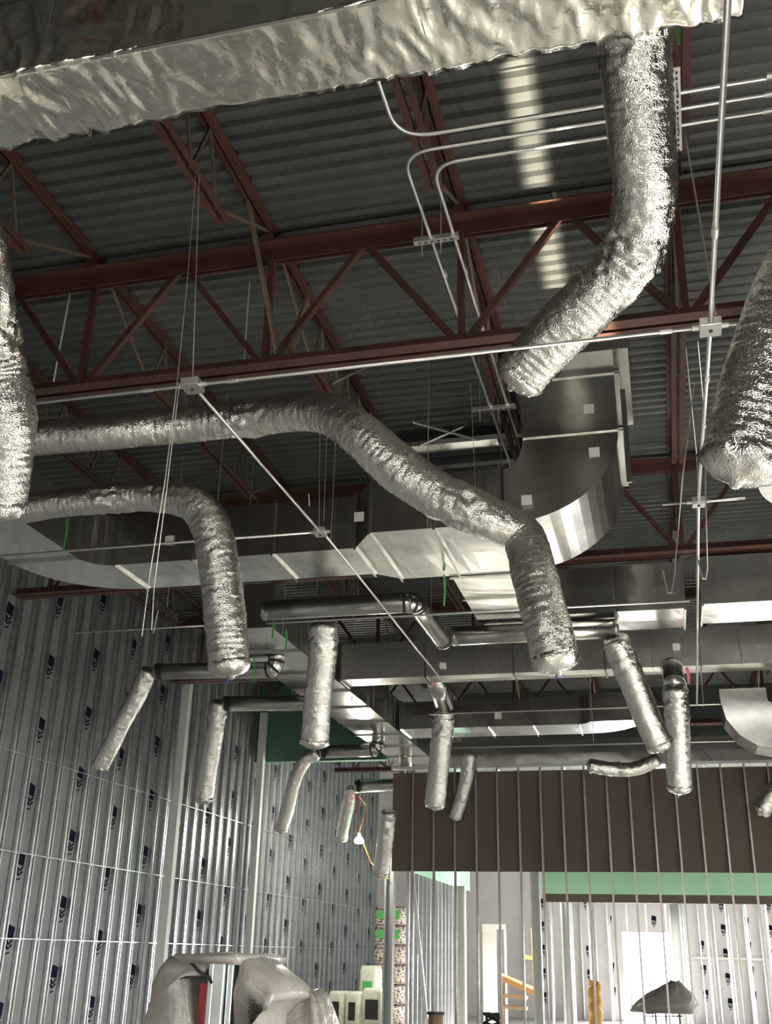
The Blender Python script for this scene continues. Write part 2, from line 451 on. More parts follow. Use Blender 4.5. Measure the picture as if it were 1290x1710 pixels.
for gi in range(0, 6):
    y0 = GY[gi]+.06; y1 = (GY[gi+1] if gi < 5 else YW)-.06
    ja = joist(0, y0, y1)
    for k, x in enumerate(JX):
        o = ja if k == 0 else copy_tree(ja)
        o.location = (x, 0, 0)
        bay = ['nearest bay', 'second bay', 'third bay', 'fourth bay', 'fifth bay', 'farthest bay'][gi]
        tag(o, f'red bar joist under the roof deck in the {bay}', 'joist', f'bar joists of the {bay}')
        if gi == 0 and x == -4.66: tag(o, 'red bar joist under the deck above the left end of the foil main', 'joist', 'bar joists of the nearest bay')
        if gi == 0 and x == -2.95: tag(o, 'red bar joist with pale web rods, wires hanging from its lower chord', 'joist', 'bar joists of the nearest bay')
        if gi == 0 and x == -1.28: tag(o, 'red bar joist directly above the bent grey conduits', 'joist', 'bar joists of the nearest bay')
# olive flat brace + short stub at girder
tag(MB().bar(at(408, 300, Y=6.45), at(463, 592, Y=7.02), .075, .02, (1, 0, 0)).build('flange_brace', RUST), 'olive brown flat brace from joist down to nearest girder', 'brace')
tag(MB().bar(at(514, 502, Y=7.4), at(483, 592, Y=7.06), .09, .03, (1, 0, 0)).build('short_brace', RUST), 'short tan stub of brace rising from the nearest girder', 'brace')

# ================================================================= rectangular ducts
def tagpaper(parent, c, w=.11, h=.11):
    c = Vector(c); body = [o for o in parent.children if o.name.split('.')[0] in ('duct_body', 'riser_body')][0]
    MB().quad_box((c.x-w/2, c.y-.004, c.z-h/2), (c.x+w/2, c.y+.0, c.z+h/2)).build('paper_tag', WHITE, body)
def run(root, axis, a0, a1, b0, b1, z0, z1, sect=1.25, mat=None):
    """straight sheet metal duct with flange joints; axis x or y"""
    def bx(b, p0, p1, q0, q1, y0, y1):
        if axis == 'x': b.quad_box((p0, q0, y0), (p1, q1, y1))
        else: b.quad_box((q0, p0, y0), (q1, p1, y1))
    b = MB(); n = max(1, round((a1-a0)/sect)); e = (a1-a0)/n
    # each panel slightly pillowed
    m = 5
    for i in range(n):
        loops = []
        for k in range(m+1):
            t = k/m; p = a0+e*(i+t); g = .012*sin(pi*t)
            c = []
            for (q, z) in ((b0, z0), ((b0+b1)/2, z0-g), (b1, z0), (b1+g*.6, (z0+z1)/2), (b1, z1), ((b0+b1)/2, z1), (b0, z1), (b0-g*.6, (z0+z1)/2)):
                c.append((p, q, z) if axis == 'x' else (q, p, z))
            loops.append(c)
        b.loft(loops, caps=(i in (0, n-1)))
    b.build('duct_body', mat or GALV, root)
    for i in range(n+1):
        p = a0+e*i; f = MB(); t = .028
        for (q0, q1, y0, y1) in ((b0-t, b1+t, z0-t, z0), (b0-t, b1+t, z1, z1+t), (b0-t, b0, z0, z1), (b1, b1+t, z0, z1)):
            bx(f, p-.012, p+.012, q0, q1, y0, y1)
        f.build('flange', GALVR, root)
def elbow_h(root, c, rin, rout, a0, a1, z0, z1, n=14):
    """horizontal elbow (plan view ring)"""
    b = MB(); loops = []
    for i in range(n+1):
        a = radians(a0+(a1-a0)*i/n)
        loops.append([(c[0]+r*cos(a), c[1]+r*sin(a), z) for r, z in ((rin, z0), (rout, z0), (rout, z1), (rin, z1))])
    b.loft(loops); b.build('elbow', GALV, root)
ND = thing('rectangular_duct', 'big galvanised duct crossing the room, curving toward camera at its left end', 'duct', (-3.5, 9.9, 5.4))
run(ND, 'x', -5.55, -2.85, 9.6, 10.4, 5.4, 5.98, .95)
b = MB(); b.loft([[(x, y0, z0), (x, y1, z0), (x, y1, 5.98), (x, y0, 5.98)] for x, y0, y1, z0 in ((-2.85, 9.6, 10.4, 5.4), (-2.6, 9.22, 10.62, 5.4))]); b.build('transition', GALV, ND)
run(ND, 'x', -2.6, -1.3, 9.22, 10.62, 5.4, 5.98, .65)
elbow_h(ND, (-5.55, 9.3), .3, 1.1, 180, 90, 5.4, 5.98)
run(ND, 'y', 5.2, 9.3, -6.65, -5.85, 5.4, 5.98, 1.3)
for p in ((172, 912), (283, 902), (600, 863), (880, 835)): q = at(*p, Y=9.58 if p[0] < 560 else 9.2); tagpaper(ND, q, .10, .10)
# up-turned elbow and riser
RS = thing('duct_riser', 'galvanised duct elbow turning up into a riser to the roof', 'duct', (-.8, 9.9, 5.4))
def elbow_v(root, cx, cz, rix, riz, rox, roz, y0, y1, a0, a1, n=16, name='elbow'):
    b = MB(); loops = []
    for i in range(n+1):
        a = radians(a0+(a1-a0)*i/n); ca, sa = cos(a), sin(a)
        loops.append([(cx+rix*ca, y0, cz+riz*sa), (cx+rox*ca, y0, cz+roz*sa), (cx+rox*ca, y1, cz+roz*sa), (cx+rix*ca, y1, cz+riz*sa)])
    b.loft(loops); return b.build(name, GALV, root)
elbow_v(RS, -1.27, 6.3, .2, .32, 1.12, .9, 9.25, 10.6, -90, 0)
b = MB().quad_box((-1.07, 9.25, 6.3), (-.15, 10.6, 6.95)); b.build('riser_body', GALV, RS)
for z in (6.3, 6.93):
    f = MB(); 
    for lo, hi in (((-1.12, 9.225, z-.015), (-.1, 9.25, z+.005)), ((-.15, 9.2, z-.015), (-.1, 10.65, z+.015)), ((-1.12, 9.2, z-.015), (-1.07, 10.65, z+.015)), ((-1.12, 10.6, z-.015), (-.1, 10.65, z+.015))): f.quad_box(lo, hi)
    f.build('flange', GALVR, RS)
MB().quad_box((-1.2, 9.1, 7.1), (0, 10.75, 7.38)).build('roof_curb', GALVR, RS)
MB().quad_box((-1.07, 9.25, 6.95), (-.15, 10.6, 7.1)).build('riser_neck', GALV, RS)
for p in ((984, 683), (993, 755)): tagpaper(RS, at(*p, Y=9.24), .10, .10)
MB().bar((-.08, 9.3, 5.75), (-.08, 9.3, 6.75), .05, .03).build('edge_strip', GALVR, RS)
MD = thing('rectangular_duct', 'long galvanised branch duct running away along the left side', 'duct', (-5.1, 16, 5.4))
run(MD, 'y', 12.05, 24.0, -5.55, -4.68, 5.4, 5.98, 1.22)
for p in ((583, 1103), (588, 1165)): tagpaper(MD, at(*p, X=-4.67)+Vector((.0, 0, 0)), .02, .11)
QD = thing('rectangular_duct', 'galvanised branch duct leaving the big duct and curving right', 'duct', (-1.4, 12, 5.4))
run(QD, 'y', 10.65, 12.2, -2.05, -1.25, 5.4, 5.98, .75)
elbow_h(QD, (-1.2, 12.2), .05, .85, 180, 90, 5.4, 5.98)
run(QD, 'x', -1.2, .42, 12.25, 13.05, 5.4, 5.98, .8)
QR = thing('rectangular_duct', 'galvanised duct at the right edge beyond the hooked wires', 'duct', (2, 12.6, 5.4))
run(QR, 'x', .62, 4.6, 12.2, 13.0, 5.42, 6.0, 1.3)
SD = thing('rectangular_duct', 'narrow galvanised duct with bright underside behind the hanging flexible ducts', 'duct', (0, 15.2, 5.4))
GALVM = galv_mat('matte_galvanised_sheet', (.80, .80, .76), .3)
run(SD, 'x', -4.6, 4.6, 14.97, 15.4, 5.4, 5.95, 1.25, GALVM)
for p in ((740, 1112), (1130, 1080)): tagpaper(SD, at(*p, Y=14.95), .1, .1)
RD = thing('rectangular_duct', 'farther galvanised duct ending in an elbow above the brown panel', 'duct', (-2.5, 19.4, 5.4))
run(RD, 'x', -4.6, -1.35, 18.8, 19.7, 5.4, 5.9, .85)
elbow_h(RD, (-1.35, 18.6), .2, 1.1, 90, 0, 5.4, 5.9)
for p in ((832, 1195), (998, 1198)): tagpaper(RD, at(*p, Y=18.78), .12, .12)
TD = thing('rectangular_duct', 'dim galvanised duct just above the top of the brown panel', 'duct', (0, 21.3, 5.1))
run(TD, 'x', -4.5, 4.8, 21.0, 21.8, 5.02, 5.55, 1.3)
ED = thing('duct_elbow', 'faceted galvanised elbow hanging at the right edge', 'duct', (1.3, 15.8, 4.9))
elbow_v(ED, 1.62, 5.05, .08, .08, .72, .72, 15.6, 16.3, 180, 270, 4)
b = MB().quad_box((1.62, 15.6, 4.33), (3.2, 16.3, 4.97)); b.build('duct_body', GALV, ED)
MB().quad_box((.9, 15.6, 5.05), (1.54, 16.3, 5.2)).build('collar', GALVR, ED)
MB().quad_box((1.6, 15.57, 4.3), (1.64, 16.33, 5.0)).build('flange', GALVR, ED)
PR = thing('rectangular_duct', 'grey galvanised duct at the right edge behind the wrapped flexible duct', 'duct', (1.5, 8, 5.4))
run(PR, 'y', 5.6, 8.7, 1.0, 1.9, 5.4, 5.98, 1.5)
elbow_h(PR, (2.0, 8.7), .1, 1.0, 180, 90, 5.4, 5.98)
# duct hangers
def hanger(x, y, z0, label, group, r=.005, z1=7.38):
    o = MB().tube([(x, y, z0), (x, y, z1)], r, 6).build('hanger_rod', WIRE, loc=(x, y, z0)); tag(o, label, 'rod', group)
for y in (11, 12.4, 13.7, 15.6, 17, 18.5, 20, 21.5):
    for x in (-5.6, -4.63): hanger(x, y, 5.37, 'thin hanger rod beside the long left branch duct', 'hanger rods of the left branch duct')
for x in (-4.4, -3.1, -2.0): hanger(x, 9.15 if x > -2.7 else 9.55, 5.37, 'thin hanger rod at the front of the big crossing duct', 'hanger rods of the big crossing duct')
for x in (-3.2, -1.6, 0, 1.2, 2.2): hanger(x, 14.93, 5.37, 'thin hanger rod in front of the narrow bright duct', 'hanger rods of the narrow bright duct')

# ================================================================= foil wrapped main
def foil_box():
    x0, x1, y0, y1, z0, z1 = -7.2, .70, 3.74, 4.25, 6.05, 6.59
    r = thing('foil_wrapped_main_duct', 'large rectangular duct wrapped in crumpled foil along the top', 'duct', ((x0+x1)/2, 4, 6.05))
    b = MB(); nx = 520
    prof = []
    for k in range(14): prof.append((y0+(y1-y0)*k/14, z0))
    for k in range(14): prof.append((y1, z0+(z1-z0)*k/14))
    for k in range(8): prof.append((y1+(y0-y1)*k/8, z1))
    for k in range(18): prof.append((y0, z1+(z0-z1)*k/18))
    loops = []; cy, cz = (y0+y1)/2, (z0+z1)/2
    for i in range(nx+1):
        x = x0+(x1-x0)*i/nx; L = []
        for (y, z) in prof:
            d = Vector((0, y-cy, z-cz)); d.normalize()
            n1 = noise.noise(Vector((x*1.4, y*2.2, z*2.2)))
            q = Vector((x*5+.8*noise.noise(Vector((x*2, y*3, z*3))), y*3.2, z*3.2))
            n2 = 1-abs(noise.noise(q))*2
            q2 = Vector((x*11, y*7+4*n1, z*7))
            n3 = 1-abs(noise.noise(q2))*2
            amp = .35+.65*max(0, min(1, .5+1.6*noise.noise(Vector((x*.8+3, 0, 0)))+.25*(x > -2.2)))
            h = .022*n1+amp*(.034*max(0, n2-.3)+.018*max(0, n3-.25))
            # sag of the wrap between straps on the far lower edge
            if y > y1-.02 and z < z0+.05: h += .012*noise.noise(Vector((x*9, 0, 1)))
            L.append((x, y+d.y*h, z+d.z*h))
        loops.append(L)
    b.loft(loops); b.build('foil_wrap', FOILB, r, smooth=True)
    s = MB()
    for i in range(80):
        xa = x0+(x1-x0)*i/80; xb = x0+(x1-x0)*(i+1)/80
        s.bar((xa, y0-.004, z0-.012), (xb, y0-.004, z0-.012), .02, .012)
    s.build('seam_strip', GALVR, r)
    for x in (-5.2, -3.0, -.9):
        w = MB()
        for a, c in (((x, y0-.02, z0-.02), (x, y1+.02, z0-.02)), ((x, y1+.02, z0-.02), (x, y1+.02, 7.36)), ((x, y0-.02, z0-.02), (x, y0-.02, 7.36))): w.bar(a, c, .004)
        w.build('hanger_wire', WIRE, r)
foil_box()

# ================================================================= flexible ducts
def flex(label, P, seg=40, step=.014, crumple=(), mat=FOIL, name='flexible_duct', endcap=True, tie=None, collar=True, group=None, amp=1.0):
    """P: list of (point, radius); crumple: list of arc fractions where the sleeve is bunched"""
    pts, rs = spline(P, step)
    N = len(pts); L = [0]
    for a, c in zip(pts, pts[1:]): L.append(L[-1]+(c-a).length)
    T = L[-1]
    r = thing(name, label, 'flexible duct', P[-1][0], group)
    sd = random.random()*50
    def rf(i, j, a, p, q):
        s = L[i]; f = s/T
        cr = max([0]+[math.exp(-((f-c)*T/.22)**2) for c in crumple])
        cx, sx = cos(a), sin(a)
        # spiral wire pitch, with loose film between the turns
        h = q*.02*sin(2*pi*s/.045+a)*(.3+.9*noise.noise(Vector((cx*1.5+sd, sx*1.5, s*4))))
        n1 = noise.noise(Vector((cx*1.2, sx*1.2+sd, s*3)))
        n2 = 1-abs(noise.noise(Vector((cx*2.2+sd, sx*2.2, s*18))))*2
        n3 = 1-abs(noise.noise(Vector((cx*6+sd, sx*6, s*9))))*2
        n4 = noise.noise(Vector((cx*1.8+2*sd, sx*1.8, s*34)))
        h += q*(.035*n1+.035*n2*(.5+cr)+.03*n3*(.6+cr)+.035*n4)*amp
        h += q*cr*.16*(noise.noise(Vector((cx*3+sd, sx*3, s*13))))
        e = min(s, T-s)
        return q+h
    MB().tube(pts, rs, seg, caps=True, rfun=rf).build('foil_sleeve', mat, r, smooth=True)
    d0 = (pts[0]-pts[3]).normalized(); d1 = (pts[-1]-pts[-4]).normalized()
    if collar:
        cp = [pts[0]+d0*.05+(-d0)*k*.02 for k in range(9)]
        def rc(i, j, a, p, q): return q*(1+.05*noise.noise(Vector((cos(a)*5, sin(a)*5, i*2+sd))))
        MB().tube(cp, [rs[0]*x for x in (.8, .95, 1.06, 1.09, 1.1, 1.08, 1.1, 1.07, 1.02)], 32, rfun=rc).build('taped_collar', FOIL, r, smooth=True)
    if endcap:
        q = rs[-1]
        cp = [pts[-1]-d1*.02+d1*t*q for t in (0, .2, .42, .6, .72, .8, .95)]
        def re(i, j, a, p, qq): return qq*(1+(.16 if i < 6 else .2)*noise.noise(Vector((cos(a)*3+sd, sin(a)*3, i*.6)))+.04*sin(a*9+i))
        ge = MB().tube(cp, [q*x for x in (1.03, 1.05, .98, .82, .52, .2, .13)], 36, rfun=re).build('gathered_end', FOIL, r, smooth=True)
    if tie:
        e = pts[-1]+d1*rs[-1]*.45; b = MB()
        b.bar(e, e+d1*.06+Vector((.01, 0, 0)), .028, .02); b.bar(e, e+Vector((-.02, 0, -.09)), .015, .008)
        b.build('tie_tape', tie, ge)
    return r
A = at
flex('widest foil flexible duct dropping from the main duct and bending left', [(A(1058, 40, 5.65), .185), (A(1066, 150, 5.75), .185), (A(1073, 250, 5.85), .183), (A(1076, 340, 6.0), .178), (A(1050, 432, 6.2), .178), (A(980, 510, 6.35), .175), (A(915, 575, 6.5), .172), (A(872, 625, 6.6), .16)], 64, .010, (.0, .55,))
flex('foil flexible duct with closed end at the right edge', [(A(1400, 330, 4.9), .185), (A(1330, 480, 4.8), .18), (A(1280, 620, 4.7), .18), (A(1240, 765, 4.6), .17)], 64, .010, ())
flex('foil flexible duct cut off by the left edge, bending at its taped joint', [(Vector((-3.82, 4.05, 6.03)), .17), (A(-40, 440, 5.6), .17), (A(-28, 540, 5.7), .17), (A(-8, 620, 5.8), .17), (A(5, 690, 5.8), .175), (A(2, 760, 5.85), .165), (A(-4, 838, 5.9), .155)], 56, .010, (.62,))
flex('long foil flexible duct sweeping across the middle then hanging down', [(Vector((-5.84, 6.6, 5.52)), .135), (A(-10, 742, 8.6), .135), (A(60, 733, 8.6), .135), (A(180, 723, 8.5), .135), (A(300, 712, 8.5), .137), (A(400, 700, 8.4), .142), (A(490, 690, 8.2), .145), (A(550, 692, 8.0), .155), (A(605, 728, 7.8), .165), (A(660, 778, 7.7), .175), (A(730, 825, 7.6), .165), (A(810, 862, 7.5), .15), (A(870, 893, 7.5), .15), (A(893, 960, 7.3), .155), (A(912, 1035, 7.1), .157), (A(928, 1098, 7.0), .155)], 48, .013, (.45, .78), tie=BLUET)
flex('foil flexible duct from the left with tied end hanging beside the stud wall', [(Vector((-5.84, 7.42, 5.48)), .12), (A(20, 848, 9.3), .12), (A(90, 842, 9.2), .12), (A(180, 833, 9.1), .122), (A(260, 828, 9.0), .13), (A(318, 838, 8.8), .145), (A(352, 878, 8.7), .165), (A(366, 945, 8.6), .165), (A(376, 1030, 8.5), .168), (A(383, 1108, 8.4), .16)], 48, .013, (.4, .55), tie=BLUET)
# round sheet metal branches
def spiral(label, path, r, ringn=0, name='round_duct'):
    root = thing(name, label, 'duct', path[0])
    pts = []
    for i, p in enumerate(path):
        p = Vector(p)
        if 0 < i < len(path)-1:
            a = (Vector(path[i-1])-p).normalized(); c = (Vector(path[i+1])-p).normalized()
            R_ = r*1.3
            for k in range(9):
                t = k/8; pts.append((1-t)**2*(p+a*R_)+2*t*(1-t)*p+t*t*(p+c*R_))
        else: pts.append(p)
    MB().tube(pts, r, 28).build('duct_body', GALVR, root, smooth=True)
    for i in range(len(path)-1):
        a, c = Vector(path[i]), Vector(path[i+1]); L = (c-a).length; d = (c-a)/L
        n = max(1, int(L/1.0))
        for k in range(n+1):
            s = min(L-.03, .03+k*L/n) if k else .04
            if L < .2: break
            p = a+d*s; MB().tube([p-d*.012, p+d*.012], r*1.05, 28).build('joint_band', GALVR, root)
    if ringn and len(path) > 2:
        for k in (2, 8, 14) if len(path) == 3 else ():
            k = min(len(pts)-2, 1+k//2)
            p, q = pts[k], (pts[k+1]-pts[k-1]).normalized()
            MB().tube([p-q*.018, p+q*.018], r*1.03, 28).build('sealant_ring', DARK, root)
        p = pts[-1]; q = (pts[-1]-pts[-2]).normalized()
        MB().tube([p-q*.1, p-q*.04], r*1.04, 28).build('sealant_ring', DARK, root)
    return root
z = 5.5
spiral('round galvanised branch elbowing away beneath the crossing duct', [(-4.66, 11.75, z), (-2.72, 11.75, z), (-2.70, 13.4, z-.02)], .125, True)
spiral('round galvanised branch behind the long flexible duct', [(-2.4, 12.5, 5.27), (-.36, 12.5, 5.27)], .12)
spiral('round galvanised branch nearest the left stud wall', [(-5.15, 13.62, 5.41), (-5.15, 13.62, 5.24), (-7.02, 13.66, 5.3)], .115, True)
spiral('round galvanised branch between two hanging flexible ducts at left', [(-5.15, 15.67, 5.41), (-5.15, 15.67, 5.22), (-6.78, 15.67, 5.26)], .12, True)
spiral('round galvanised branch under the dark green board', [(-5.15, 19.3, 5.41), (-5.15, 19.3, 5.12), (-6.27, 19.25, 5.1)], .12, True)
spiral('short round branch near the bare work lamp', [(-5.15, 21.55, 5.41), (-5.15, 21.55, 4.82), (-6.22, 21.6, 4.8)], .13, True)
spiral('round galvanised stub with red tape under the narrow duct', [(-3.25, 15.4, 5.5), (-3.33, 16.6, 5.32)], .15)
spiral('short vertical round stub above a right hand flexible duct', [(.26, 14.98, 5.4), (.27, 14.56, 5.02)], .15)
def drop(label, P, c, r, **k):
    n = len(P)
    flex(label, [(A(x, y, c+(dc if (dc := 0) else 0)), r*(1 if i else .95)) for i, (x, y) in enumerate(P)], 32, .02, k.pop('crumple', (.0, .14)), **k)
drop('small foil flexible duct slanting down left, closest to the stud wall', [(247, 1122), (228, 1165), (205, 1205), (186, 1245), (168, 1278)], 15.3, .125)
drop('foil flexible duct hanging left, just right of the slanted one', [(366, 1175), (360, 1215), (350, 1270), (340, 1332)], 17, .15)
drop('foil flexible duct hanging straight below the round branch at left centre', [(541, 1045), (540, 1090), (532, 1160), (526, 1235)], 12.2, .16, tie=DARK)
drop('thin curved foil flexible duct below and left of centre', [(528, 1258), (508, 1272), (492, 1305), (482, 1345), (470, 1384)], 20, .125)
drop('small dim foil flexible duct beside the bare work lamp', [(588, 1318), (582, 1345), (576, 1372), (570, 1400)], 22, .13)
drop('foil flexible duct hanging at the left end of the brown panel', [(650, 1358), (646, 1390), (641, 1425), (636, 1458)], 19.0, .145, tie=WHITE)
drop('foil flexible duct hanging before the left part of the brown panel', [(742, 1188), (740, 1215), (734, 1275), (727, 1340)], 17, .165, tie=BLUET)
drop('dark foil flexible duct with pale closed end behind its brighter neighbour', [(785, 1262), (782, 1290), (772, 1330), (762, 1364)], 19.8, .14)
drop('dull foil flexible duct slanting down right before the brown panel', [(1028, 1070), (1045, 1110), (1068, 1165), (1086, 1210), (1100, 1240)], 12.6, .16)
drop('foil flexible duct hanging straight below the vertical stub at right', [(1128, 1150), (1131, 1200), (1133, 1255), (1135, 1312)], 14.2, .165, tie=WHITE)
drop('ragged horizontal foil flexible duct lying along the top of brown panel', [(1096, 1270), (1060, 1284), (1020, 1284), (988, 1279)], 17.2, .11, crumple=(.2, .6, .9))
drop('foil flexible duct clipped by the right edge before the brown panel', [(1330, 1250), (1312, 1290), (1292, 1325), (1274, 1352)], 17.5, .14)

# ================================================================= conduits
def smooth_path(path, R_):
    pts = []
    for i, p in enumerate(path):
        p = Vector(p)
        if 0 < i < len(path)-1:
            a = (Vector(path[i-1])-p).normalized(); c = (Vector(path[i+1])-p).normalized()
            for k in range(11):
                t = k/10; pts.append((1-t)**2*(p+a*R_)+2*t*(1-t)*p+t*t*(p+c*R_))
        else: pts.append(p)
    return pts
def conduit(label, path, r=.0125, R_=.22, couplings=(), group=None):
    root = thing('metal_conduit', label, 'conduit', path[0], group)
    pts = smooth_path(path, R_); MB().tube(pts, r, 12).build('tube', CONDUIT, root, smooth=True)
    for p, d in couplings:
        p, d = Vector(p), Vector(d).normalized(); b = MB().tube([p-d*.035, p+d*.035], r*1.35, 12); b.build('coupling', CONDUIT, root)
    return root
zc = 6.68
c1 = A(1005, 180, Z=zc); c2 = A(1290, 130, Z=zc)
conduit('bent conduit, topmost of three, turning toward the foil main duct', [(-1.40, 3.9, zc), (-1.40, c1.y-.02, zc), (4.5, c1.y-.02, zc)], .016, .26, [((c2.x, c2.y-.02, zc), (1, 0, 0))])
c1 = A(1005, 203, Z=zc)
conduit('bent conduit, middle of three, running away along the joist', [(4.5, c1.y, zc), (-1.41, c1.y, zc), (-1.37, 11.0, zc-.02)], .014, .22, [((c2.x, c1.y, zc), (1, 0, 0)), ((-1.385, 6.95, zc), (0, 1, 0)), ((-1.37, 9.2, zc-.015), (0, 1, 0))])
c1 = A(1005, 230, Z=zc)
conduit('bent conduit, lowest of three, running away along the joist', [(4.5, c1.y, zc), (-1.23, c1.y, zc), (-1.2, 11.0, zc-.02)], .014, .2, [((c2.x, c1.y, zc), (1, 0, 0)), ((-1.22, 6.95, zc), (0, 1, 0)), ((-1.205, 9.2, zc-.015), (0, 1, 0))])
def strut(label, a, c, w=.045):
    root = thing('strut_channel', label, 'strut', a); a, c = Vector(a), Vector(c); d = (c-a).normalized()
    side = d.cross(Vector((0, 0, 1))).normalized()
    b = MB(); b.bar(a, c, w, .004); b.bar(a+side*w/2+Vector((0, 0, .02)), c+side*w/2+Vector((0, 0, .02)), .004, .042); b.bar(a-side*w/2+Vector((0, 0, .02)), c-side*w/2+Vector((0, 0, .02)), .004, .042)
    chn = b.build('channel', CONDUIT, root)
    n = int((c-a).length/.05); b = MB()
    for k in range(n): p = a+d*(.03+.05*k)+Vector((0, 0, -.0035)); b.bar(p, p+d*.025, .012, .002)
    b.build('slots', DARK, chn)
    for f in (.18, .6):
        p = a+(c-a)*f; MB().tube([p+Vector((0, 0, -.12)), Vector((p.x, p.y, 7.3))], .005, 6).build('threaded_rod', WIRE, root)
    return root
m = A(728, 397, Z=zc-.02); strut('slotted strut channel under the two conduits near the girder', (m.x-.17, m.y, m.z-.03), (m.x+.18, m.y, m.z-.03))
m = A(825, 680, Z=zc-.03); strut('slotted strut channel under the conduits farther away', (m.x-.22, m.y, m.z-.03), (m.x+.22, m.y, m.z-.03))
m0 = A(1130, 112, Z=zc-.03); m1 = A(1134, 252, Z=zc-.03); strut('upright-looking slotted strut channel beside the widest flexible duct', m0, m1, .042)

# lower conduit grid with junction boxes
ZG = 5.0
def jbox(label, p, s=.05):
    p = Vector(p); r = thing('junction_box', label, 'junction box', p)
    b = MB().quad_box((p.x-s, p.y-s, p.z-.028), (p.x+s, p.y+s, p.z+.028)); b.build('box_body', CONDUIT, r, bevel=.004)
    cp = MB().quad_box((p.x-s*.96, p.y-s*.96, p.z-.034), (p.x+s*.96, p.y+s*.96, p.z-.029)).build('cover_plate', GALV, r)
    b = MB().tube([(p.x, p.y, p.z-.038), (p.x, p.y, p.z-.034)], .012, 10); b.build('knockout', DARK, cp)
    for dx in (-1, 1): MB().tube([(p.x+dx*s, p.y, p.z), (p.x+dx*(s+.04), p.y, p.z)], .016, 10).build('connector', CONDUIT, r)
    return r
b1 = A(322, 643, Z=ZG); b2 = A(1187, 541, Z=ZG); Y1 = b1.y
jbox('junction box at the left crossing of the thin conduits', (b1.x, Y1, ZG), .062); jbox('junction box at the right crossing of the thin conduits', (b2.x, Y1, ZG), .062)
conduit('thin conduit crossing the whole view below the nearest girder', [(-5.4, Y1, ZG), (A(1278, 520, Z=ZG).x, Y1, ZG)], .0115, .1, [((b1.x-.32, Y1, ZG), (1, 0, 0)), ((b1.x+.28, Y1, ZG), (1, 0, 0)), ((A(1278, 520, Z=ZG).x-.03, Y1, ZG), (1, 0, 0)), ((b2.x-.25, Y1, ZG), (1, 0, 0))])
b3 = A(535, 888, Z=ZG); b4 = A(1167, 838, Z=ZG)
conduit('thin conduit running away from the left junction box', [(b1.x, Y1+.05, ZG), (b3.x, b3.y, ZG)], .0115)
conduit('thin conduit running away beyond the second left junction box', [(b3.x+.02, b3.y+.06, ZG), (b3.x-.02, b3.y+5.5, ZG)], .0115)
conduit('long conduit at right, seen nearly upright in front of everything', [(b2.x, -2.5, ZG), (b2.x, Y1-.05, ZG)], .0145, couplings=[((b2.x, 4.6, ZG), (0, 1, 0))])
conduit('conduit continuing away from the right junction box', [(b2.x, Y1+.05, ZG), (b4.x, b4.y-.05, ZG)], .0135, couplings=[((b2.x, 6.1, ZG), (0, 1, 0))])
conduit('conduit running away beyond the second right junction box', [(b4.x, b4.y+.05, ZG), (b4.x+.12, 15.7, ZG)], .0135)
jbox('small junction box on the second left crossing', (b3.x, b3.y, ZG)); jbox('small junction box on the second right crossing', (b4.x, b4.y, ZG))
conduit('second thin conduit crossing at left behind the hanging flexible duct', [(-6.0, b3.y, ZG), (b3.x, b3.y, ZG)], .0115)
conduit('short conduit crossing under the closed right flexible duct', [(b4.x-.28, b4.y, ZG), (b4.x+.36, b4.y, ZG)], .0105)
conduit('third thin conduit crossing behind the long flexible duct', [(-4.2, 10.7, ZG), (.42, 10.72, ZG)], .0115)
conduit('fourth thin conduit crossing below the far duct', [(-3.4, 15.75, ZG), (3.4, 15.65, ZG)], .0115)
conduit('thin conduit crossing above the top of the brown panel', [(-3.9, 18.6, ZG), (3.6, 18.6, ZG)], .0135)
conduit('thin conduit at left before the dark stud wall', [(-7.2, 11.6, 5.3), (-4.9, 11.6, 5.3)], .0115)

# ================================================================= wires, straps and hooks
def wire(label, pts, r=.0035, name='hanging_wire', mat=None, group=None, cat='wire'):
    o = MB().tube(pts, r, 6).build(name, mat or WIRE, loc=pts[0]); return tag(o, label, cat, group)
YJ = 5.4
wire('pale hanger wire from the joist to the left junction box', [A(333, 292, Y=YJ), A(322, 630, Y=YJ+.05)], .004)
wire('dark thin wire hanging beside the pale hanger wire', [A(327, 295, Y=YJ), A(312, 480, Y=YJ+.1), A(296, 640, Y=YJ+.2), A(276, 800, Y=YJ+.6)], .0025)
wire('loose wire hanging in front of the middle, ending straight', [A(296, 640, Y=5.8), A(276, 800, Y=6.1), A(250, 960, Y=6.4), A(237, 1062, Y=6.5)], .004)
wire('loose wire with an upturned hook at its end, left', [A(300, 640, Y=5.9), A(278, 820, Y=6.2), A(258, 975, Y=6.5), A(253, 1052, Y=6.6), A(256, 1058, Y=6.6), A(264, 1020, Y=6.6)], .004)
wire('copper coloured hooked wire hanging at right, lower of two', [A(1160, 640, Y=7.0), A(1140, 800, Y=7.0), A(1127, 960, Y=7.1), A(1122, 990, Y=7.1), A(1116, 990, Y=7.1), A(1107, 952, Y=7.1)], .006)
wire('pale hooked wire hanging at right, upper of two', [A(1178, 720, Y=7.0), A(1179, 820, Y=7.0), A(1182, 950, Y=7.1), A(1179, 967, Y=7.1), A(1174, 966, Y=7.1), A(1164, 926, Y=7.1)], .006)
wire('slanted thin wire down to the right junction box', [A(1140, 196, Y=5.8), A(1196, 525, Y=5.5)], .0065)
wire('thin wire beside the upright joist line, right', [A(1146, 580, Y=7.4), A(1164, 760, Y=8.0), A(1168, 830, Y=8.1)], .004)
wire('thin wire meeting the right conduit', [A(1166, 570, Y=6.5), A(1179, 715, Y=7.0)], .004)
wire('short bright metal strap near the right edge', [A(1211, 600, Y=9), A(1207, 655, Y=9)], .016, name='metal_strap', cat='strap')
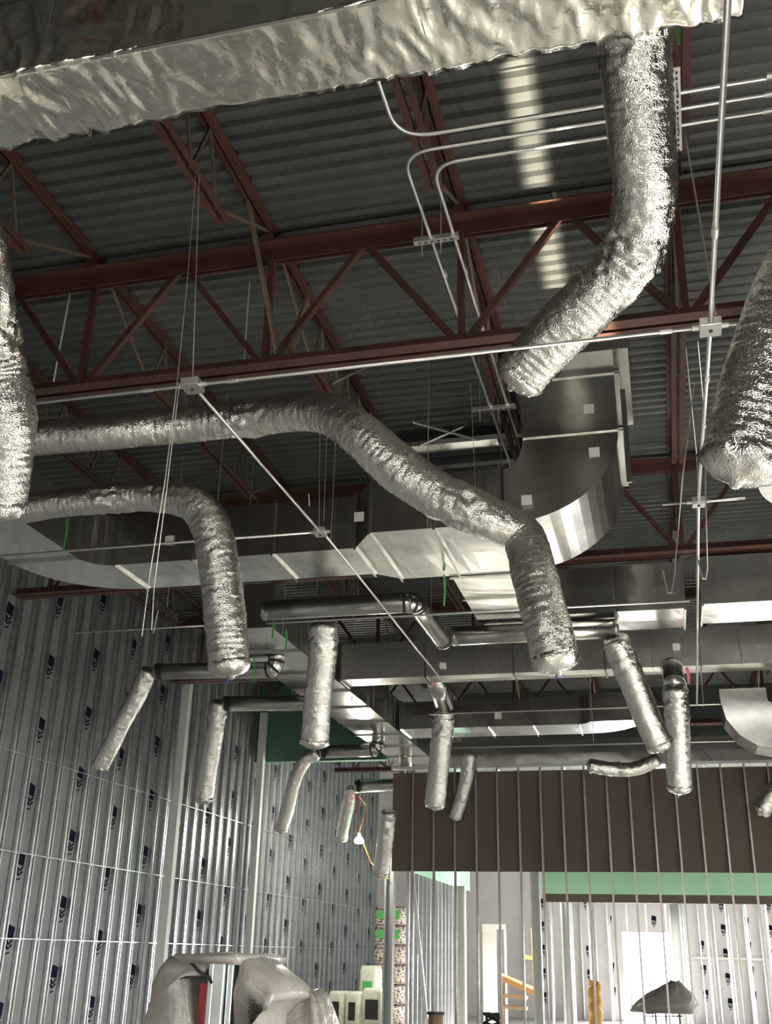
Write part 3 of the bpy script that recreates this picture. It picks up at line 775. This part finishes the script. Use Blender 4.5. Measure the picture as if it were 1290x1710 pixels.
wire('grey rod hanging at left behind the taped flexible duct', [A(123, 458, Y=7.3), A(85, 662, Y=7.6)], .009, name='brace_rod', cat='rod')
wire('grey rod hanging below the girder, left of the olive brace', [A(417, 470, Y=7.3), A(405, 640, Y=7.5)], .008, name='brace_rod', cat='rod')
wire('thin diagonal rod crossing the left girder panel', [A(53, 512, Y=7.2), A(132, 640, Y=7.2)], .008, name='brace_rod', cat='rod')
for (x0, y0, x1, y1, Y, l) in ((536, 560, 533, 880, 8.9, 'thin wire hanging behind the bend of the long flexible duct'), (547, 700, 541, 870, 9.0, 'second thin wire behind the bend of the long flexible duct'), (786, 640, 795, 820, 9, 'thin wire left of the riser'), (835, 680, 840, 830, 9.4, 'thin wire hanging just left of the duct riser'), (516, 825, 517, 845, 8, 'short bright wire end near the left centre'), (1165, 1050, 1176, 1180, 11, 'slanting wire at right above the faceted elbow'), (985, 1125, 992, 1240, 14, 'thin hanger wire before the far duct')):
    wire(l, [A(x0, y0, Y=Y), A(x1, y1, Y=Y+.1)], .0035)
def strap(label, px, py0, py1, Y, mat, w=.03, lean=6, cat='tape'):
    a = A(px, py0, Y=Y); c = A(px-lean, py1, Y=Y); b = MB().bar(a, (a+c)/2+Vector((.01, 0, 0)), w, .003, (0, 1, 0)).bar((a+c)/2+Vector((.01, 0, 0)), c, w*.8, .003, (0, 1, 0))
    o = b.build('tape_strip', mat, loc=a); tag(o, label, cat)
strap('green tape strip hanging by the top of the widest flexible duct', 1127, 36, 74, 4.5, GREENT, .02, -7)
strap('long green tape strip hanging under the lower left flexible duct', 113, 866, 922, 8.6, GREENT, .022, 8)
strap('green tape strip above the round elbow at centre', 742, 960, 1012, 10.5, GREENT, .025, 0)
strap('green tape strip, left of two by the round branch', 456, 1030, 1066, 12, GREENT, .03, 1)
strap('green tape strip, right of two by the round branch', 478, 1052, 1086, 12, GREENT, .03, 1)
strap('green tape strip right of the tied flexible duct end', 424, 1095, 1142, 12, GREENT, .022, 0)
strap('pink tape strip beside the vertical stub at right', 1147, 1114, 1142, 14, PINK, .04, -4)
strap('red tape strip on the short branch near the work lamp', 595, 1325, 1358, 21.5, PINK, .07, 0)
strap('red tape strip on the round stub under the narrow duct', 722, 1130, 1146, 15.3, PINK, .03, 0)

# roof clutter between girders: curb frame and cross bracing
r = thing('roof_opening_frame', 'dim steel frame around a roof opening beyond the nearest girder', 'frame', (-2.3, 11, 7.2))
b = MB()
for a, c in (((-3.0, 11.6, 7.25), (-1.4, 11.6, 7.25)), ((-3.0, 10.9, 7.25), (-1.4, 10.9, 7.25))): b.bar(a, c, .12, .12)
b.build('frame_bars', BLACKD, r)
b = MB().quad_box((-2.8, 11.0, 7.3), (-1.6, 11.5, 7.33)); b.build('curb_panel', GALV, r)
for (p0, p1, l) in (((690, 705), (800, 735), 'dim bracing strip, longer of the crossed pair in the roof'), ((700, 745), (790, 705), 'dim bracing strip, shorter of the crossed pair in the roof'), ((555, 640), (640, 600), 'grey strip under the girder at the bend of the long flexible duct')):
    o = MB().bar(A(*p0, Y=10.5 if p0[0] > 600 else 8.0), A(*p1, Y=10.7 if p0[0] > 600 else 8.2), .05, .01).build('bracing_strip', GALVR); tag(o, l, 'brace')

# ================================================================= ground clutter
def blob(loops_fn, n, k): return [loops_fn(i/(n-1)) for i in range(n)]
def drape(name, label, c, sx, sy, h, mat, top=.7, seed=0, cat='cover', extra=None):
    """plastic film draped over something: lofted rings with folds"""
    r = thing(name, label, cat, (c[0], c[1], 0))
    K, N = 72, 26; loops = []
    for i in range(N):
        t = i/(N-1); z = h*(1-(1-t)**1.0)
        sh = 1.0 if t < .62 else 1.0-(1-top)*((t-.62)/.38)**1.3
        if i == N-1: sh *= .8
        L = []
        for j in range(K):
            a = 2*pi*j/K; e = .45
            x = math.copysign(abs(cos(a))**e, cos(a)); y = math.copysign(abs(sin(a))**e, sin(a))
            f = 1+.05*sin(a*11+3*t+seed)*(1-t*.6)+.07*noise.noise(Vector((cos(a)*2.5+seed, sin(a)*2.5, t*3)))
            L.append((c[0]+x*sx*sh*f, c[1]+y*sy*sh*f, z+.05*noise.noise(Vector((x*1.8, y*1.8, seed+t)))*(t > .5)*h))
        loops.append(L)
    MB().loft(loops).build('plastic_film', mat, r, smooth=True)
    return r
pA = A(345, 1600, Y=8.2)
zt = A(345, 1592, Y=8.0).z
# machine under film: film with open front showing red side and silver posts
mc = thing('covered_machine', 'machine draped in grey plastic film with red side and silver post', 'machine', (pA.x, 8.2, 0))
def P8(px, py, Y=8.0): return A(px, py, Y=Y)
def film(name, outline, y0, y1, mat, bulge=.05, seed=0):
    """closed lofted hood: outline pixels on the near face, pushed back with puffed edges"""
    pts = [P8(x, y, y0) for x, y in outline]
    dense = []
    for a, c in zip(pts, pts[1:]+pts[:1]):
        n = max(2, int((c-a).length/.05))
        for k in range(n): dense.append(a+(c-a)*k/n)
    cen = sum(dense, Vector())/len(dense); loops = []
    for i, (t, s) in enumerate(((-.02, .86), (0, .96), (.06, 1.0), (.35, 1.02), (.7, 1.0), (1, .9))):
        L = []
        for p in dense:
            q = cen+(p-cen)*s; q = Vector((q.x, y0+(y1-y0)*t, q.z))
            q.x += bulge*.6*noise.noise(Vector((p.x*5, p.z*5, t*3+seed))); q.y += bulge*noise.noise(Vector((p.x*6+9, p.z*3, seed)))
            L.append(q)
        loops.append(L)
    return MB().loft(loops).build(name, mat, mc, smooth=True)
film('plastic_hood', [(205, 1990), (240, 1700), (252, 1640), (268, 1612), (280, 1597), (350, 1592), (352, 1606), (300, 1612), (312, 1640), (318, 1720), (305, 1990)], 7.9, 8.9, PLASTIC, .05, 1)
film('plastic_hood', [(395, 1990), (392, 1700), (394, 1600), (402, 1596), (430, 1622), (455, 1650), (460, 1668), (440, 1680), (425, 1700), (425, 1990)], 7.9, 8.9, PLASTIC, .05, 3)
film('plastic_hood', [(285, 1597), (290, 1592), (400, 1592), (404, 1600), (398, 1612), (360, 1610), (300, 1608)], 7.85, 8.95, PLASTIC, .03, 5)
b = MB(); a, c = P8(330, 1642), P8(356, 1642); b.quad_box((a.x, 8.05, .25), (c.x, 8.7, a.z)); b.build('red_panel', REDP, mc)
a, c = P8(354, 1600, 7.95), P8(396, 1600, 7.95); b = MB()
w = c.x-a.x
b.quad_box((a.x, 7.9, 0.02), (a.x+w*.22, 8.1, a.z)).quad_box((a.x+w*.28, 7.86, .02), (a.x+w*.72, 8.1, a.z)).quad_box((a.x+w*.76, 7.9, .02), (c.x, 8.1, a.z))
b.build('silver_post', STUD, mc, bevel=.008)
a = P8(340, 1606, 7.95); b = MB().tube([P8(318, 1606, 7.9), P8(332, 1622, 7.88), P8(348, 1632, 7.88), P8(354, 1642, 7.9)], .012, 8); b.build('cable', DARK, mc)
b = MB(); a = P8(255, 1640, 8.1); c = P8(425, 1640, 8.1); b.quad_box((a.x, 8.1, .0), (c.x, 8.9, .35)); b.build('machine_base', BLACKD, mc)
p = A(500, 1680, Y=8.9); hp = A(470, 1652, Y=8.7).z
dr = drape('draped_pile', 'low pile under wrinkled brown film right of the machine', (p.x, 8.9), .36, .35, hp, DARKFILM, .55, 4.2)

# insulation bundles and bags at the far left end
def bale(label, lo, hi, mat, top=None, group=None):
    r = thing('insulation_bundle', label, 'bundle', ((lo[0]+hi[0])/2, (lo[1]+hi[1])/2, lo[2]), group)
    cx, cy = (lo[0]+hi[0])/2, (lo[1]+hi[1])/2; K = 28; loops = []; H_ = hi[2]-lo[2]
    for t, s in ((0, .9), (.08, 1), (.5, 1.03), (.92, 1), (1, .88)):
        loops.append([(cx+math.copysign(abs(cos(2*pi*j/K))**.4, cos(2*pi*j/K))*(hi[0]-lo[0])/2*s, cy+math.copysign(abs(sin(2*pi*j/K))**.4, sin(2*pi*j/K))*(hi[1]-lo[1])/2*s, lo[2]+H_*t) for j in range(K)])
    wr = MB().loft(loops).build('wrap', mat, r, smooth=True)
    if top:
        MB().quad_box((lo[0]+.1, lo[1]-.03, lo[2]+H_*.3), (hi[0]-.1, lo[1]-.012, lo[2]+H_*.75)).build('printed_block', top, wr)
x0 = A(622, 1600, Y=27).x; x1 = A(657, 1600, Y=27).x
zz = 0.0; names = ['bottom', 'second', 'third', 'fourth', 'fifth', 'top']
Ht = A(640, 1512, Y=27).z/6
for i in range(6):
    bale(f'printed insulation bundle, {names[i]} of the tall stack at the far left', (x0, 27, zz), (x1+.25, 27.9, zz+Ht*.97), PRINT, LIME if i >= 4 else None, 'tall insulation stack'); zz += Ht
for i, (pa, pb, pt, Y, l) in enumerate(((600, 630, 1612, 25.5, 'white bag with green print on the bundles beside the tall stack'), (548, 575, 1655, 24, 'pale yellow bag, leftmost in the low row'), (576, 602, 1656, 24, 'pale yellow bag, middle of the low row'), (604, 640, 1650, 24.2, 'pale yellow bag, rightmost in the low row'))):
    a = A(pa, pt, Y=Y); c = A(pb, pt, Y=Y)
    bale(l, (a.x, Y, 0), (c.x, Y+.6, a.z), BAG, LIME if i == 0 else DARK)
# drum
p = A(728, 1692, Y=19.0); r = thing('open_drum', 'dark rimmed drum standing behind the partition studs', 'drum', (p.x, 19.0, 0))
MB().tube([(p.x, 19, 0), (p.x, 19, p.z)], .12, 24).build('drum_body', WOOD, r, smooth=True); MB().tube([(p.x, 19, p.z-.02), (p.x, 19, p.z+.02)], .15, 24).build('rim', DARK, r)
# shelving / pallet with tilted orange timber
Y = 25.5
r = thing('timber_rack', 'leaning orange timber rack loaded with white boards', 'rack', (A(870, 1700, Y=Y).x, Y, 0))
MB().bar(A(838, 1628, Y=Y), A(900, 1655, Y=Y+.2), .5, .07).build('white_boards', WHITE, r)
MB().bar(A(838, 1634, Y=Y-.3), A(900, 1662, Y=Y-.1), .1, .1).build('upper_rail', ORANGE, r)
for y in (1662, 1680): MB().bar(A(838, y, Y=Y), A(880, y+4, Y=Y), .45, .07).build('shelf_board', WOOD, r)
for x in (842, 896): MB().bar(A(x, 1640, Y=Y), (A(x, 1700, Y=Y).x, Y, 0), .06).build('leg', WOOD, r)
r = thing('scaffold_guard', 'orange metal frame rising behind the timber rack', 'frame', (A(893, 1600, Y=27).x, 27, 0))
MB().bar((A(891, 1550, Y=27).x, 27, 0), A(889, 1550, Y=27), .05).build('upright', ORANGE, r); MB().bar(A(876, 1598, Y=27), A(894, 1600, Y=27), .09).build('crossbar', ORANGE, r)
# white ladder-like frame
r = thing('white_door_frame', 'pale door shaped frame left of the leaning rack', 'frame', (A(825, 1600, Y=28).x, 28, 0))
a, c = A(806, 1543, Y=28), A(845, 1543, Y=28)
for x0_, x1_ in ((a.x, a.x+.05), (c.x-.05, c.x)): MB().quad_box((x0_, 28, 0), (x1_, 28.05, a.z)).build('jamb', PALE, r)
MB().quad_box((a.x, 27.95, a.z-.12), (c.x, 28.05, a.z)).build('head', WHITE, r); MB().quad_box((a.x+.05, 28.05, 0), (c.x-.25, 28.08, a.z-.12)).build('door_leaf', FARSHEATH, r)
# yellow wrapped tube
a = A(993, 1645, Y=23.2); r = thing('wrapped_pipe', 'yellow wrapped pipe standing before the studs near the doorway', 'pipe', (a.x, 23.2, 0))
pts = [(a.x+.02*sin(i*.7), 23.2, a.z*i/40) for i in range(41)]
MB().tube(pts, .125, 24, rfun=lambda i, j, an, p, q: q*(1+.08*noise.noise(Vector((cos(an)*2, sin(an)*2, i*.3))))).build('wrap', YEL, r, smooth=True)
MB().tube([(a.x, 23.2, a.z-.03), (a.x+.02, 23.2, a.z+.08)], .09, 16, rfun=lambda i, j, an, p, q: q*(1+.2*sin(an*5))).build('bunched_top', YEL, r)
# grey tarp hood near the doorway + wheeled frame below
p = A(1108, 1680, Y=22); r = thing('tarp_hood', 'crumpled grey tarp hood over a frame before the bright doorway', 'cover', (p.x, 22, 0))
K = 40; loops = []
for t, z, s in ((0, 1690, 1.05), (.3, 1676, 1.0), (.6, 1662, .8), (.85, 1650, .45), (1, 1640, .12)):
    c = A(1108+20*t, z, Y=22)
    loops.append([(c.x+cos(2*pi*j/K)*.55*s*(1+.15*noise.noise(Vector((cos(j*.9), t*3, 0)))), 22+sin(2*pi*j/K)*.4*s, c.z+.07*noise.noise(Vector((j*.5, t*4, 1)))) for j in range(K)])
MB().loft(loops).build('tarp', PLASTIC, r, smooth=True)
for x in (1075, 1095, 1112, 1135):
    q = A(x, 1688, Y=22); MB().tube([(q.x, 22, 0), (q.x, 22, q.z)], .015, 8).build('leg', BLACKD, r)
q0_, q1_ = A(1075, 1697, Y=22), A(1140, 1697, Y=22); MB().bar(q0_, q1_, .02).build('cross_rail', BLACKD, r)
# person-free dark shrub-like brush head (bundle of dark straps) beside the rack
p = A(822, 1690, Y=21.5); r = thing('bundle_of_cable', 'dark tangled cable coil behind the partition studs', 'cable', (p.x, 21.5, 0))
pts = [(p.x+.13*cos(i*.5)*(1+.2*sin(i*1.3)), 21.5+.08*sin(i*.7), p.z-.12+.1*sin(i*.33)) for i in range(80)]
MB().tube(pts, .02, 6).build('coil', DARK, r, smooth=True); MB().quad_box((p.x-.13, 21.45, 0), (p.x+.13, 21.6, p.z-.2)).build('stand', BLACKD, r)

# bare work lamp
p = A(600, 1402, Y=23.5)
r = thing('work_lamp', 'glowing bare work lamp hanging on a yellow cord by the stud wall', 'lamp', p)
m, t, bb = nt('lamp_glow', (1, 1, 1), .3); bb.inputs['Emission Color'].default_value = (1, .95, .85, 1); bb.inputs['Emission Strength'].default_value = 120
b = MB(); b.tube([p+Vector((0, 0, z)) for z in (-.09, -.07, -.03, .02, .06)], [.04, .09, .11, .08, .04], 16); b.build('bulb', m, r, smooth=True)
MB().tube([p+Vector((0, 0, .06)), p+Vector((0, 0, .14))], .035, 12).build('socket', YEL, r)
MB().tube([p+Vector((0, 0, .14)), A(612, 1345, Y=24), A(600, 1330, Y=24)], .008, 6).build('cord', YEL, r)
MB().tube([p+Vector((.02, 0, .1)), A(620, 1440, Y=24), A(640, 1464, Y=24), A(650, 1468, Y=24)], .012, 6).build('lower_cord', YEL, r)
l = bpy.data.lights.new('work_lamp_light', 'POINT'); l.energy = 60; l.color = (1, .93, .8); l.shadow_soft_size = .06
lo = bpy.data.objects.new('work_lamp_light', l); COL.objects.link(lo); lo.location = p+Vector((.0, -.2, 0))

for o in list(bpy.data.objects):
    if '_o' in o: del o['_o']
